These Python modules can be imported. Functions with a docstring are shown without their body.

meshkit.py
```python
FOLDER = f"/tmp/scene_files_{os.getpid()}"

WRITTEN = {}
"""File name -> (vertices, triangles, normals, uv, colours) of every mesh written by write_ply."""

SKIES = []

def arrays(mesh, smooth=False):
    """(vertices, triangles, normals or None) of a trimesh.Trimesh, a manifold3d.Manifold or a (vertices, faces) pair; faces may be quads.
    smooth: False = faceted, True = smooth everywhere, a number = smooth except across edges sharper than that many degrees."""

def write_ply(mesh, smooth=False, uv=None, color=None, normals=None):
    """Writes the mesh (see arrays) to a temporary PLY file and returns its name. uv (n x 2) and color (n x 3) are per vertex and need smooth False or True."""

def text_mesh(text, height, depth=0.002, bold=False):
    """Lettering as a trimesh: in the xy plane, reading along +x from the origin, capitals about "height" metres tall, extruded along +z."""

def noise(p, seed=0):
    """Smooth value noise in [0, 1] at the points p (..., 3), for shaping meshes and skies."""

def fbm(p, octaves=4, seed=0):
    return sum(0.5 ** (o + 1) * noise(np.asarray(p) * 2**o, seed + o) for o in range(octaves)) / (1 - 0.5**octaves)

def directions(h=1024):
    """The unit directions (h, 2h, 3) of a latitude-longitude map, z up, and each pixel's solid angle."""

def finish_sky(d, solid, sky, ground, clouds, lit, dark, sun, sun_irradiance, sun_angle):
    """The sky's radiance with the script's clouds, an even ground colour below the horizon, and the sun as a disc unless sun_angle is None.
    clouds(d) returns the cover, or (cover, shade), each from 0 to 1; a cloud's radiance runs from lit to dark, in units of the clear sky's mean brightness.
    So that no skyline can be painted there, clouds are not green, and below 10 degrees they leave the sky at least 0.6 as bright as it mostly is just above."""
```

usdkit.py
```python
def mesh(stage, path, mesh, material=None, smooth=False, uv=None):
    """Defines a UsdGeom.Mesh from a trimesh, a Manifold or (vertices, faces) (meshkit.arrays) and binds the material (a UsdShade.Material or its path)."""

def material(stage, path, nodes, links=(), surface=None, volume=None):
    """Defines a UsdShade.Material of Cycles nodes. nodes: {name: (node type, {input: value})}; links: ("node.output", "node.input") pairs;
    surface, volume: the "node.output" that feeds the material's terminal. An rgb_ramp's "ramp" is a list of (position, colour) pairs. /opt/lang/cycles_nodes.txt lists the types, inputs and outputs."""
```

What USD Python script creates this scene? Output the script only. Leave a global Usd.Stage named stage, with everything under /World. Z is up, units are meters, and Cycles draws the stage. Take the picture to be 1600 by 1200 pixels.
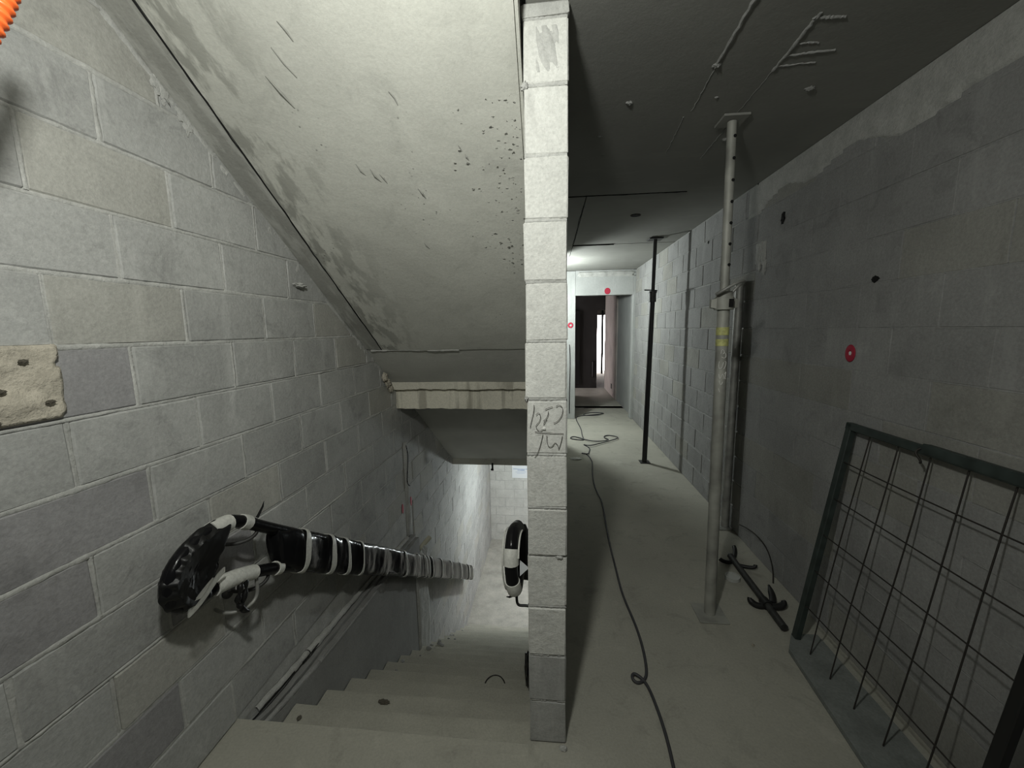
import math
import numpy as np
import trimesh
import manifold3d as m3
import usdkit
import meshkit
from pxr import Gf, Sdf, Usd, UsdGeom, UsdLux, UsdShade

stage = Usd.Stage.CreateInMemory()
UsdGeom.SetStageUpAxis(stage, UsdGeom.Tokens.z)
UsdGeom.SetStageMetersPerUnit(stage, 1.0)
UsdGeom.Xform.Define(stage, "/World")
UsdGeom.Scope.Define(stage, "/World/Looks")

# ------------------------------------------------------------------ camera, sky, lamps, exposure
EXPOSURE = 0.0
cam = UsdGeom.Camera.Define(stage, "/World/camera")
YAW, PITCH, ROLL, F = -0.09980892, -0.13731148, -0.01568441, 615.0
fw = np.array([math.sin(YAW) * math.cos(PITCH), math.cos(YAW) * math.cos(PITCH), math.sin(PITCH)])
rt = np.array([math.cos(YAW), -math.sin(YAW), 0.0])
up = np.cross(rt, fw)
rt2 = rt * math.cos(ROLL) + up * math.sin(ROLL)
up2 = -rt * math.sin(ROLL) + up * math.cos(ROLL)
mat = Gf.Matrix4d(*rt2, 0, *up2, 0, *(-fw), 0, 0, 0, 1.63, 1)
cam.AddTransformOp().Set(mat)
cam.CreateHorizontalApertureAttr(36.0)
cam.CreateVerticalApertureAttr(27.0)
cam.CreateFocalLengthAttr(36.0 * F / 1600.0)
cam.CreateClippingRangeAttr(Gf.Vec2f(0.02, 200.0))
cam.CreateExposureAttr(EXPOSURE)

dome = UsdLux.DomeLight.Define(stage, "/World/sky")
dome.CreateIntensityAttr(2.0)
dome.CreateColorAttr(Gf.Vec3f(1.0, 0.93, 0.95))


def disk_lamp(path, loc, target, radius, power, color):
    l = UsdLux.DiskLight.Define(stage, path)
    z = np.array(loc, float) - np.array(target, float)
    z /= np.linalg.norm(z)
    x = np.cross([0, 0, 1.0], z)
    x /= np.linalg.norm(x)
    y = np.cross(z, x)
    l.AddTransformOp().Set(Gf.Matrix4d(*x, 0, *y, 0, *z, 0, *loc, 1))
    l.CreateRadiusAttr(radius)
    l.CreateIntensityAttr(power / (math.pi * radius ** 2))
    l.CreateColorAttr(Gf.Vec3f(*color))


def bulb_lamp(path, loc, radius, power, color):
    l = UsdLux.SphereLight.Define(stage, path)
    l.AddTranslateOp().Set(Gf.Vec3d(*loc))
    l.CreateRadiusAttr(radius)
    l.CreateIntensityAttr(power / (4 * math.pi * radius ** 2))
    l.CreateColorAttr(Gf.Vec3f(*color))


NEAR_LAMP, FAR_LAMP, LOW_LAMP = (-0.23, 0.25, 2.35), (-0.10, 6.04, 2.17), (-0.10, 6.30, -0.80)
disk_lamp("/World/near_lamp_light", NEAR_LAMP, (-0.62, 1.40, 2.0), 0.065, 4.9, (0.98, 1.0, 0.93))
bulb_lamp("/World/near_lamp_spill", NEAR_LAMP, 0.06, 3.4, (0.98, 1.0, 0.93))
bulb_lamp("/World/far_lamp_light", FAR_LAMP, 0.05, 34.0, (0.93, 1.0, 0.97))
bulb_lamp("/World/low_lamp_light", LOW_LAMP, 0.05, 20.0, (0.90, 0.99, 1.0))

# ------------------------------------------------------------------ helpers: prims
taken = {}


def numbered(parent, name):
    k = taken.get((parent, name), 0)
    taken[(parent, name)] = k + 1
    return f"{parent}/{name}" + (f"_{k:03d}" if k else "")


def keys(prim, label=None, cat=None, group=None, kind=None):
    for k, v in (("label", label), ("category", cat), ("group", group), ("kind", kind)):
        if v:
            prim.SetCustomDataByKey(k, v)
    return prim


def thing(name, label=None, cat=None, loc=(0, 0, 0), group=None, kind=None):
    x = UsdGeom.Xform.Define(stage, numbered("/World", name))
    x.AddTranslateOp().Set(Gf.Vec3d(*map(float, loc)))
    x.GetPrim().SetCustomDataByKey("at", "")
    x.GetPrim().ClearCustomDataByKey("at")
    where[str(x.GetPath())] = np.array(loc, float)
    return keys(x.GetPrim(), label, cat, group, kind)


where = {}


def obj(name, mesh, material, parent=None, smooth=False, label=None, cat=None, group=None, kind=None):
    """One Mesh prim. Shapes are given in world coordinates; the thing's place is taken off."""
    if isinstance(mesh, (list, tuple)) and isinstance(mesh[0], trimesh.Trimesh):
        mesh = trimesh.util.concatenate(list(mesh))
    base = str(parent.GetPath()) if parent is not None else "/World"
    off = np.zeros(3)
    p = base
    while p in where or p.count("/") > 2:
        if p in where:
            off = where[p]
            break
        p = p.rsplit("/", 1)[0]
    v, f = np.array(mesh.vertices) - off, np.array(mesh.faces)
    m = usdkit.mesh(stage, numbered(base, name), (v, f), "/World/Looks/" + material, smooth=smooth)
    return keys(m.GetPrim(), label, cat, group, kind)


# ------------------------------------------------------------------ helpers: shapes
rng = np.random.default_rng(7)


def box(x0, x1, y0, y1, z0, z1):
    b = trimesh.creation.box([x1 - x0, y1 - y0, z1 - z0])
    b.apply_translation([(x0 + x1) / 2, (y0 + y1) / 2, (z0 + z1) / 2])
    return b


def hull(points):
    return trimesh.Trimesh(*_hull(np.asarray(points, float)), process=False)


def _hull(p):
    h = m3.Manifold.hull_points(p.astype(np.float32)).to_mesh()
    return np.array(h.vert_properties[:, :3]), np.array(h.tri_verts)


def cbox(x0, x1, y0, y1, z0, z1, c=0.004, jit=0.0):
    """A box with chamfered, slightly uneven edges (44 triangles)."""
    lo, hi = np.array([x0, y0, z0]), np.array([x1, y1, z1])
    pts = []
    for s in np.ndindex(2, 2, 2):
        corner = np.where(s, hi, lo)
        inward = np.where(s, -1, 1)
        for a in range(3):
            p = corner + inward * c
            p[a] = corner[a]
            pts.append(p)
    pts = np.array(pts)
    if jit:
        pts += rng.uniform(-jit, jit, pts.shape)
    return hull(pts)


def prism_yz(poly, x0, x1):
    """Polygon given in (y, z), extruded along x."""
    from shapely.geometry import Polygon
    p = trimesh.creation.extrude_polygon(Polygon(poly), x1 - x0)
    v = np.array(p.vertices)
    q = trimesh.Trimesh(np.stack([v[:, 2] + x0, v[:, 0], v[:, 1]], 1), p.faces)
    return q


def tube(points, r, n=10, caps=True):
    p = np.asarray(points, float)
    r = np.broadcast_to(np.asarray(r, float), (len(p),))
    t = np.gradient(p, axis=0)
    t /= np.linalg.norm(t, axis=1, keepdims=True)
    a = np.cross(t[0], [0, 0, 1.0] if abs(t[0][2]) < 0.9 else [1.0, 0, 0])
    a /= np.linalg.norm(a)
    ang = np.arange(n) * 2 * math.pi / n
    rings = []
    for i in range(len(p)):
        a = a - t[i] * (a @ t[i])
        a /= np.linalg.norm(a)
        b = np.cross(t[i], a)
        rings.append(p[i] + r[i] * (np.cos(ang)[:, None] * a + np.sin(ang)[:, None] * b))
    v = np.vstack(rings)
    f = []
    for i in range(len(p) - 1):
        for j in range(n):
            k = (j + 1) % n
            A, B, C, D = i * n + j, i * n + k, (i + 1) * n + k, (i + 1) * n + j
            f += [[A, B, C], [A, C, D]]
    if caps:
        v = np.vstack([v, p[:1], p[-1:]])
        for j in range(n):
            k = (j + 1) % n
            f += [[len(v) - 2, k, j], [len(v) - 1, (len(p) - 1) * n + j, (len(p) - 1) * n + k]]
    return trimesh.Trimesh(v, f, process=False)


def curve(points, n=60):
    """Smooth curve through points (cubic)."""
    from scipy.interpolate import CubicSpline
    p = np.asarray(points, float)
    d = np.r_[0, np.cumsum(np.linalg.norm(np.diff(p, axis=0), axis=1) ** 0.5)]
    return CubicSpline(d, p)(np.linspace(0, d[-1], n))


def lump(c, size, seed, rough=0.25, sub=2):
    s = trimesh.creation.icosphere(sub)
    v = np.array(s.vertices)
    d = np.array([1 + rough * 2 * math.sin(7.1 * x + seed) * math.cos(5.3 * y + 1.7 * seed) * math.sin(6.2 * z + 2.1 * seed + .6) for x, y, z in v])
    r = np.random.default_rng(seed)
    d *= 1 + r.uniform(-rough, rough, len(v)) * 0.35
    return trimesh.Trimesh(v * d[:, None] * np.array(size) + np.array(c), s.faces, process=False)


def wob(x, seed, amp=1.0):
    """Smooth wobble of x (array)."""
    r = np.random.default_rng(seed)
    y = np.zeros_like(np.asarray(x, float))
    for k, w in ((2.3, .4), (5.1, .35), (11.7, .3), (27.0, .25), (61.0, .2)):
        y += w * np.sin(k * x + r.uniform(0, 6.3))
    return y * amp


def ribbon(a, b, normal, width, seed, depth0, depth1, step=0.02):
    """A rough mortar bead from a to b: lies depth0 behind the face and swells up to depth1 in front of it."""
    a, b, n = np.array(a, float), np.array(b, float), np.array(normal, float)
    L = np.linalg.norm(b - a)
    k = max(3, int(L / step) + 1)
    s = np.linspace(0, 1, k)
    t = (b - a) / L
    side = np.cross(n, t)
    mid = np.clip(wob(s * L, seed) * 0.5 + 0.35, 0, 1)
    r = np.random.default_rng(seed + 5)
    mid = np.clip(mid + r.uniform(-.25, .25, k), 0, 1)
    h = depth0 + (depth1 - depth0) * mid
    off = wob(s * L * 1.7, seed + 1, width * 0.12)
    c = a + s[:, None] * (b - a) + off[:, None] * side
    w = width * (0.5 + 0.35 * mid)
    rows = [c - side * w[:, None] - n * 0.006, c - side * (w * .55)[:, None] + n * (h * .75)[:, None], c + n * h[:, None],
            c + side * (w * .55)[:, None] + n * (h * .6)[:, None], c + side * w[:, None] - n * 0.006]
    v = np.vstack(rows)
    f = []
    for i in range(4):
        for j in range(k - 1):
            A, B, C, D = i * k + j, i * k + j + 1, (i + 1) * k + j + 1, (i + 1) * k + j
            f += [[A, B, C], [A, C, D]]
    return trimesh.Trimesh(v, f, process=False)


def sheet(o, u, w, nu, nw, height, outline=None):
    """Rough sheet: o + s u + t w, lifted by height(s, t) (an array function) along u x w."""
    o, u, w = (np.array(q, float) for q in (o, u, w))
    n = np.cross(u, w)
    n /= np.linalg.norm(n)
    S, T = np.meshgrid(np.linspace(0, 1, nu), np.linspace(0, 1, nw), indexing="ij")
    v = o + S[..., None] * u + T[..., None] * w + height(S, T)[..., None] * n
    i, j = np.meshgrid(np.arange(nu - 1), np.arange(nw - 1), indexing="ij")
    q = np.stack([i * nw + j, (i + 1) * nw + j, (i + 1) * nw + j + 1, i * nw + j + 1], -1).reshape(-1, 4)
    return trimesh.Trimesh(v.reshape(-1, 3), np.vstack([q[:, [0, 1, 2]], q[:, [0, 2, 3]]]), process=False)


# ------------------------------------------------------------------ materials
def look(name, nodes, links, surface="p.BSDF"):
    usdkit.material(stage, "/World/Looks/" + name, nodes, links, surface=surface)


def mul(c, k):
    return tuple(min(1.0, x * k) for x in c)


def concrete(name, color, vary=0.25, fine=0.12, bump=0.35, streak=0.0, rand=0.0, rough=0.9, scale=2.2, stain=None, pits=0.0, axis=(1, 1, 0.18), smudge=0.0):
    """Grey cement: broad mottling, fine grain, optional pale streaks, per-piece tone, dark pits."""
    n = {
        "geo": ("geometry", {}),
        "broad": ("noise_texture", {"scale": scale, "detail": 6.0, "roughness": 0.62}),
        "grain": ("noise_texture", {"scale": 95.0, "detail": 3.0, "roughness": 0.7}),
        "r1": ("rgb_ramp", {"ramp": [(0.25, mul(color, 1 - vary)), (0.5, color), (0.78, mul(color, 1 + vary))]}),
        "r2": ("rgb_ramp", {"ramp": [(0.3, (1 - fine,) * 3), (0.7, (1 + fine,) * 3)]}),
        "m1": ("mix_color", {"blend_type": "multiply", "fac": 1.0, "use_clamp": False}),
        "mid": ("noise_texture", {"scale": 22.0, "detail": 5.0, "roughness": 0.6}),
        "bm": ("math", {"math_type": "multiply_add", "value2": 0.35, "value3": 0.0}),
        "b": ("bump", {"strength": bump, "distance": 0.01}),
        "p": ("principled_bsdf", {"roughness": rough, "specular_ior_level": 0.25}),
    }
    l = [("geo.position", "broad.vector"), ("geo.position", "grain.vector"), ("geo.position", "mid.vector"),
         ("broad.fac", "r1.fac"), ("grain.fac", "r2.fac"), ("r1.color", "m1.a"), ("r2.color", "m1.b"),
         ("grain.fac", "bm.value1"), ("mid.fac", "bm.value3"), ("bm.value", "b.height"), ("b.normal", "p.normal")]
    out = "m1.result"
    if streak:
        n["smap"] = ("mapping", {"scale": tuple(9.0 * a for a in axis)})
        n["sn"] = ("noise_texture", {"scale": 1.0, "detail": 4.0, "roughness": 0.65})
        n["sr"] = ("rgb_ramp", {"ramp": [(0.56, (0, 0, 0)), (0.74, (streak,) * 3)]})
        n["m2"] = ("mix_color", {"b": mul(color, 1.55)})
        l += [("geo.position", "smap.vector"), ("smap.vector", "sn.vector"), ("sn.fac", "sr.fac"), (out, "m2.a"), ("sr.color", "m2.fac")]
        out = "m2.result"
    if stain:
        n["tmap"] = ("mapping", {"scale": stain["scale"], "location": stain.get("loc", (0, 0, 0))})
        n["tn"] = ("noise_texture", {"scale": 1.0, "detail": 5.0, "roughness": 0.6})
        n["tr"] = ("rgb_ramp", {"ramp": [(stain["at"], (0, 0, 0)), (stain["at"] + 0.09, (stain["amount"],) * 3)]})
        n["m3"] = ("mix_color", {"b": stain["color"]})
        l += [("geo.position", "tmap.vector"), ("tmap.vector", "tn.vector"), ("tn.fac", "tr.fac"), (out, "m3.a")]
        if "xr" in stain:                     # only towards one side of the surface
            n["sx"] = ("separate_xyz", {})
            n["xm"] = ("map_range", {"from_min": stain["xr"][1], "from_max": stain["xr"][0], "clamp": True})
            n["xk"] = ("math", {"math_type": "multiply"})
            l += [("geo.position", "sx.vector"), ("sx.x", "xm.value"), ("xm.result", "xk.value1"), ("tr.color", "xk.value2"), ("xk.value", "m3.fac")]
        else:
            l.append(("tr.color", "m3.fac"))
        out = "m3.result"
    if pits:
        n["vor"] = ("voronoi_texture", {"scale": 34.0})
        n["pr"] = ("rgb_ramp", {"ramp": [(0.0, (0.25,) * 3), (0.10, (0.3,) * 3), (0.16, (1, 1, 1))]})
        n["pn"] = ("noise_texture", {"scale": 3.1, "detail": 3.0})
        n["pm"] = ("rgb_ramp", {"ramp": [(0.56, (0, 0, 0)), (0.66, (pits,) * 3)]})
        n["m4"] = ("mix_color", {"blend_type": "multiply"})
        l += [("geo.position", "vor.vector"), ("vor.distance", "pr.fac"), ("geo.position", "pn.vector"), ("pn.fac", "pm.fac"),
              (out, "m4.a"), ("pr.color", "m4.b"), ("pm.color", "m4.fac")]
        out = "m4.result"
    if smudge:
        n["gn"] = ("noise_texture", {"scale": 6.5, "detail": 7.0, "roughness": 0.7, "distortion": 0.6})
        n["gr"] = ("rgb_ramp", {"ramp": [(0.28, (1 - 0.55 * smudge,) * 3), (0.46, (1, 1, 1)), (0.60, (1, 1, 1)), (0.74, (1 + 0.4 * smudge,) * 3)]})
        n["m5"] = ("mix_color", {"blend_type": "multiply", "fac": 1.0, "use_clamp": False})
        l += [("geo.position", "gn.vector"), ("gn.fac", "gr.fac"), (out, "m5.a"), ("gr.color", "m5.b")]
        out = "m5.result"
    if rand:
        n["oi"] = ("object_info", {})
        n["mr"] = ("map_range", {"to_min": 1 - rand, "to_max": 1 + rand})
        n["h"] = ("hsv", {})
        l += [("oi.random", "mr.value"), ("mr.result", "h.value"), (out, "h.color")]
        out = "h.color"
    l.append((out, "p.base_color"))
    look(name, n, l)


def plain(name, color, rough=0.5, metallic=0.0, bump=0.0, scale=60.0, vary=0.0, spec=0.5):
    n = {"p": ("principled_bsdf", {"base_color": color, "roughness": rough, "metallic": metallic, "specular_ior_level": spec})}
    l = []
    if bump or vary:
        n["geo"] = ("geometry", {})
        n["t"] = ("noise_texture", {"scale": scale, "detail": 4.0})
        l.append(("geo.position", "t.vector"))
    if bump:
        n["b"] = ("bump", {"strength": bump, "distance": 0.004})
        l += [("t.fac", "b.height"), ("b.normal", "p.normal")]
    if vary:
        n["r"] = ("rgb_ramp", {"ramp": [(0.3, mul(color, 1 - vary)), (0.7, mul(color, 1 + vary))]})
        l += [("t.fac", "r.fac"), ("r.color", "p.base_color")]
    look(name, n, l)


concrete("block_grey", (0.40, 0.402, 0.39), vary=0.2, streak=0.4, rand=0.06, smudge=0.5)
concrete("block_dark", (0.305, 0.30, 0.305), vary=0.18, streak=0.25, rand=0.06, smudge=0.4)
concrete("block_buff", (0.41, 0.405, 0.375), vary=0.18, streak=0.3, rand=0.05, smudge=0.3)
concrete("block_pale", (0.60, 0.60, 0.57), vary=0.12, smudge=0.35, streak=0.25, rand=0.04, bump=0.55, axis=(1, 1, 0.3))
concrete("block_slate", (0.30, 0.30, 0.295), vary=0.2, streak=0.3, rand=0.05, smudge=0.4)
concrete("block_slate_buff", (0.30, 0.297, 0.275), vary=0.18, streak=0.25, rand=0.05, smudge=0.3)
concrete("mortar", (0.46, 0.46, 0.44), vary=0.22, bump=0.6, scale=9.0)
concrete("mortar_dull", (0.34, 0.34, 0.33), vary=0.22, bump=0.6, scale=9.0)
concrete("mortar_patch", (0.49, 0.45, 0.375), vary=0.22, bump=0.9, scale=12.0)
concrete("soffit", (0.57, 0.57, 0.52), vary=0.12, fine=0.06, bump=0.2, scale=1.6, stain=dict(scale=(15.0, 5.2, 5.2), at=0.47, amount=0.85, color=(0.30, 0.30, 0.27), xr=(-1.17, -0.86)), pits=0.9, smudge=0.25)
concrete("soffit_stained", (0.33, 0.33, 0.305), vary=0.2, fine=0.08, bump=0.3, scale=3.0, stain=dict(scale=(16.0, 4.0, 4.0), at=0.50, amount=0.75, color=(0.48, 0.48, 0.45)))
concrete("soffit_dull", (0.54, 0.54, 0.50), vary=0.14, fine=0.06, bump=0.25)
plain("soffit_pit", (0.31, 0.31, 0.285), rough=0.95)
concrete("beam_rough", (0.72, 0.69, 0.59), vary=0.22, fine=0.12, bump=0.5, stain=dict(scale=(9.0, 3.0, 0.6), at=0.53, amount=0.6, color=(0.28, 0.26, 0.21)))
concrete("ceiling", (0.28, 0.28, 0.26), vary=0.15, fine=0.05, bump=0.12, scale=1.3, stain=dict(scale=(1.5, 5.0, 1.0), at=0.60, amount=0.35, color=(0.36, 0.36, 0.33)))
concrete("floor", (0.42, 0.41, 0.355), vary=0.14, fine=0.08, bump=0.22, scale=1.4, stain=dict(scale=(3.0, 3.0, 3.0), at=0.62, amount=0.4, color=(0.56, 0.55, 0.49)), smudge=0.4)
concrete("steps", (0.42, 0.41, 0.355), vary=0.16, fine=0.10, bump=0.3, scale=2.6)
concrete("landing_low", (0.42, 0.41, 0.37), vary=0.25, fine=0.12, bump=0.4, scale=5.0)
concrete("skirt", (0.30, 0.30, 0.29), vary=0.18, fine=0.07, bump=0.3, scale=2.0, streak=0.2)
concrete("plaster_end", (0.40, 0.41, 0.40), vary=0.14, fine=0.06, bump=0.3, streak=0.4)
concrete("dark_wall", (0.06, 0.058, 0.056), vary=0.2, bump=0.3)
concrete("pier_buff", (0.42, 0.38, 0.35), vary=0.2, bump=0.3)
concrete("dusty_board", (0.21, 0.225, 0.215), vary=0.28, fine=0.12, bump=0.2, scale=7.0)
plain("black_film", (0.008, 0.008, 0.009), rough=0.2, bump=0.5, scale=28.0, spec=0.16)
plain("black_film_dull", (0.009, 0.009, 0.009), rough=0.4, bump=0.4, scale=30.0, spec=0.3)
plain("white_tape", (0.62, 0.62, 0.58), rough=0.45, bump=0.3, scale=90.0, vary=0.12)
plain("galvanised", (0.36, 0.36, 0.34), rough=0.55, metallic=0.35, vary=0.25, scale=14.0)
plain("galvanised_pale", (0.38, 0.38, 0.345), rough=0.6, metallic=0.2, vary=0.3, scale=9.0)
plain("dark_steel", (0.05, 0.05, 0.048), rough=0.55, metallic=0.3, vary=0.3, scale=30.0)
plain("black_paint", (0.014, 0.014, 0.014), rough=0.5)
plain("green_black_paint", (0.035, 0.047, 0.043), rough=0.5, vary=0.35, scale=20.0)
plain("hole_black", (0.004, 0.004, 0.004), rough=0.9)
plain("wire", (0.045, 0.04, 0.036), rough=0.6, metallic=0.4)
plain("cable_rubber", (0.055, 0.055, 0.06), rough=0.55)
plain("orange_plastic", (0.85, 0.15, 0.03), rough=0.4)
plain("red_paint", (0.42, 0.02, 0.05), rough=0.7)
plain("white_paint", (0.75, 0.75, 0.72), rough=0.7)
plain("yellow_tape", (0.55, 0.55, 0.22), rough=0.5, vary=0.25, scale=60.0)
plain("pencil", (0.16, 0.155, 0.145), rough=0.9)
plain("paper", (0.80, 0.83, 0.86), rough=0.7)
plain("blue_ink", (0.22, 0.33, 0.55), rough=0.8)
plain("pvc_cream", (0.55, 0.53, 0.42), rough=0.5)
plain("white_plastic", (0.55, 0.56, 0.54), rough=0.5)
plain("wood_chip", (0.10, 0.09, 0.07), rough=0.9)

# ------------------------------------------------------------------ the setting
XL, XR, ZC = -1.333, 1.455, 2.62            # left wall, right wall, ceiling
S0, SLOPE = 2.612, 0.71                      # underside of the upper flight: z = S0 - SLOPE (y - 1.18)


def soffit_z(y):
    return S0 - SLOPE * (y - 1.18)


# floor: the near landing, the corridor and the landing behind the stairs
fl = thing("floor", "dusty grey concrete floor of the landing and corridor", kind="structure")
obj("slab", [box(-1.45, 1.62, -2.6, 1.348, -0.16, 0), box(-0.085, 1.62, 1.348, 11.0, -0.16, 0), box(-1.45, 0.0, 5.02, 7.3, -0.16, 0), box(1.62, 4.2, 9.7, 11.0, -0.16, 0), box(-1.5, 4.2, 11.0, 15.5, -0.16, 0), box(-1.5, -0.085, 7.3, 11.0, -0.16, 0)], "floor", fl)

# ceiling
ce = thing("ceiling", "rough grey concrete slab ceiling over the corridor", kind="structure")
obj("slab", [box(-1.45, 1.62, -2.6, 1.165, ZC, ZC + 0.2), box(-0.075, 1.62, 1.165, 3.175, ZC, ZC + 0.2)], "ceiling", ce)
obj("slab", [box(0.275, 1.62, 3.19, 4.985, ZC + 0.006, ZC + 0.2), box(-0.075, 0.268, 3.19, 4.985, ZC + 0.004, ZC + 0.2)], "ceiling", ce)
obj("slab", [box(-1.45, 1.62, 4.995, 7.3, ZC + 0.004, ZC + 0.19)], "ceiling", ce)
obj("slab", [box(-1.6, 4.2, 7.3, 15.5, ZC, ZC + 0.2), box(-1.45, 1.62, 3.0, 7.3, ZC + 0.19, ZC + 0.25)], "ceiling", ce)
obj("stairwell_roof", [box(-1.45, 0.2, 0.9, 7.4, 4.0, 4.2), box(-1.45, 0.2, 0.95, 1.16, 2.8, 4.1), box(-1.45, 0.2, 7.25, 7.4, 2.6, 4.1), box(-0.07, 0.2, 1.0, 7.3, 2.8, 4.1), box(-1.5, -1.34, 1.0, 7.4, 2.6, 4.1)], "ceiling", ce)
# mortar fins and lumps hanging from the ceiling


def fin(a, b, r, seed):
    n = 18
    s = np.linspace(0, 1, n)[:, None]
    p = np.array([*a, ZC]) * (1 - s) + np.array([*b, ZC]) * s
    q = np.random.default_rng(seed)
    p[:, :2] += q.uniform(-.003, .003, (n, 2))
    rr = r * (0.65 + 0.5 * q.random(n))
    return tube(p, rr, 7)


for i, (a, b, r) in enumerate([((.62, 1.32), (.632, 1.72), .008), ((.632, 1.72), (.65, 2.05), .003), ((.86, 1.5), (.868, 1.79), .007), ((.868, 1.79), (.872, 2.15), .002),
                               ((.855, 1.52), (.955, 1.53), .006), ((.86, 1.64), (.945, 1.645), .004), ((.865, 1.705), (1.03, 1.69), .006), ((.87, 1.765), (1.0, 1.755), .004),
                               ((.62, 1.36), (.585, 1.37), .006), ((.63, 2.1), (.66, 2.5), .003), ((.88, 2.15), (.885, 2.6), .003)]):
    obj("concrete_fin", fin(a, b, r, 40 + i), "mortar_dull", ce, smooth=50)
for i, (x, y, s) in enumerate([(.347, 1.943, .011), (.255, 2.243, .007), (1.089, 1.929, .013), (.632, 1.725, .012), (.93, 2.36, .014), (.30, 2.46, .006), (.72, 1.95, .006)]):
    obj("mortar_lump", lump((x, y, ZC), (s * 1.4, s, s * .8), 60 + i), "mortar_dull", ce, smooth=60)
obj("anchor_hole", trimesh.creation.cylinder(0.045, 0.006, sections=20, transform=trimesh.transformations.translation_matrix([.755, 3.78, ZC + 0.004])), "hole_black", ce)
for i, (a, b) in enumerate([((.27, 3.45), (.262, 4.95)), ((.262, 5.0), (.255, 5.7))]):
    s = np.linspace(0, 1, 16)[:, None]
    p = np.array([*a, ZC + .005]) * (1 - s) + np.array([*b, ZC + .005]) * s
    p[:, 0] += wob(p[:, 1], 90 + i, .006)
    obj("crack", tube(p, 0.0045, 5), "hole_black", ce)
for i, (x0, x1, y) in enumerate([(.12, 1.0, 3.183), (.26, .75, 4.99)]):
    xs = np.linspace(x0, x1, 24)
    obj("crack", tube(np.stack([xs, y + wob(xs * 3, 95 + i, .006), np.full(24, ZC + .003)], 1), 0.009, 5), "hole_black", ce)

# walls of blocks -------------------------------------------------------------


def block_rows(rows, material_of, parent, place, normal, mortar, seed, hw=0.20, thick=0.09, width=0.014, bead=(-0.004, 0.0025), jit=0.0015, cham=0.005):
    """rows: (z0, offset, y0, y1). place(s, z, d): point at s along the wall, height z, d in front of the face."""
    beads = []
    n_axis = np.argmax(np.abs(normal))
    for r, (z0, off, y0, y1) in enumerate(rows):
        k = math.floor((y0 - off) / 0.4)
        edges = [off + 0.4 * q for q in range(k, int((y1 - off) / 0.4) + 2)]
        edges = sorted({y0, y1, *[e for e in edges if y0 + .05 < e < y1 - .05]})
        for a, b in zip(edges[:-1], edges[1:]):
            proud = rng.uniform(-0.0015, 0.002)
            p, q = place(a + cham, z0 + cham, proud), place(b - cham, z0 + hw - cham, -thick)
            lo, hi = np.minimum(p, q), np.maximum(p, q)
            obj("block", cbox(lo[0], hi[0], lo[1], hi[1], lo[2], hi[2], cham, jit), material_of(r, a, z0), parent)
            seed += 1
            if b < y1:
                beads.append(ribbon(place(b, z0 + .004, 0), place(b, z0 + hw - .004, 0), normal, width * rng.uniform(.5, 1.15), seed, bead[0], bead[1] * rng.uniform(.1, 1.2)))
        seed += 1
        beads.append(ribbon(place(y0, z0 + hw, 0), place(y1, z0 + hw, 0), normal, width * rng.uniform(.7, 1.3), seed, bead[0] * rng.uniform(.6, 1.3), bead[1] * rng.uniform(.3, 1.4)))
    obj("mortar_joints", beads, mortar, parent, smooth=60, label="rough mortar in the joints", kind="stuff")


# left wall
wl = thing("wall_left", "left wall of grey concrete blocks with smeared mortar", kind="structure")
obj("backing", [box(XL - .25, XL - .006, -2.6, 8.3, -3.1, 2.9)], "mortar", wl)
offs = {0: .14, 1: .335}
special = {(8, 0): "block_grey"}


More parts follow.
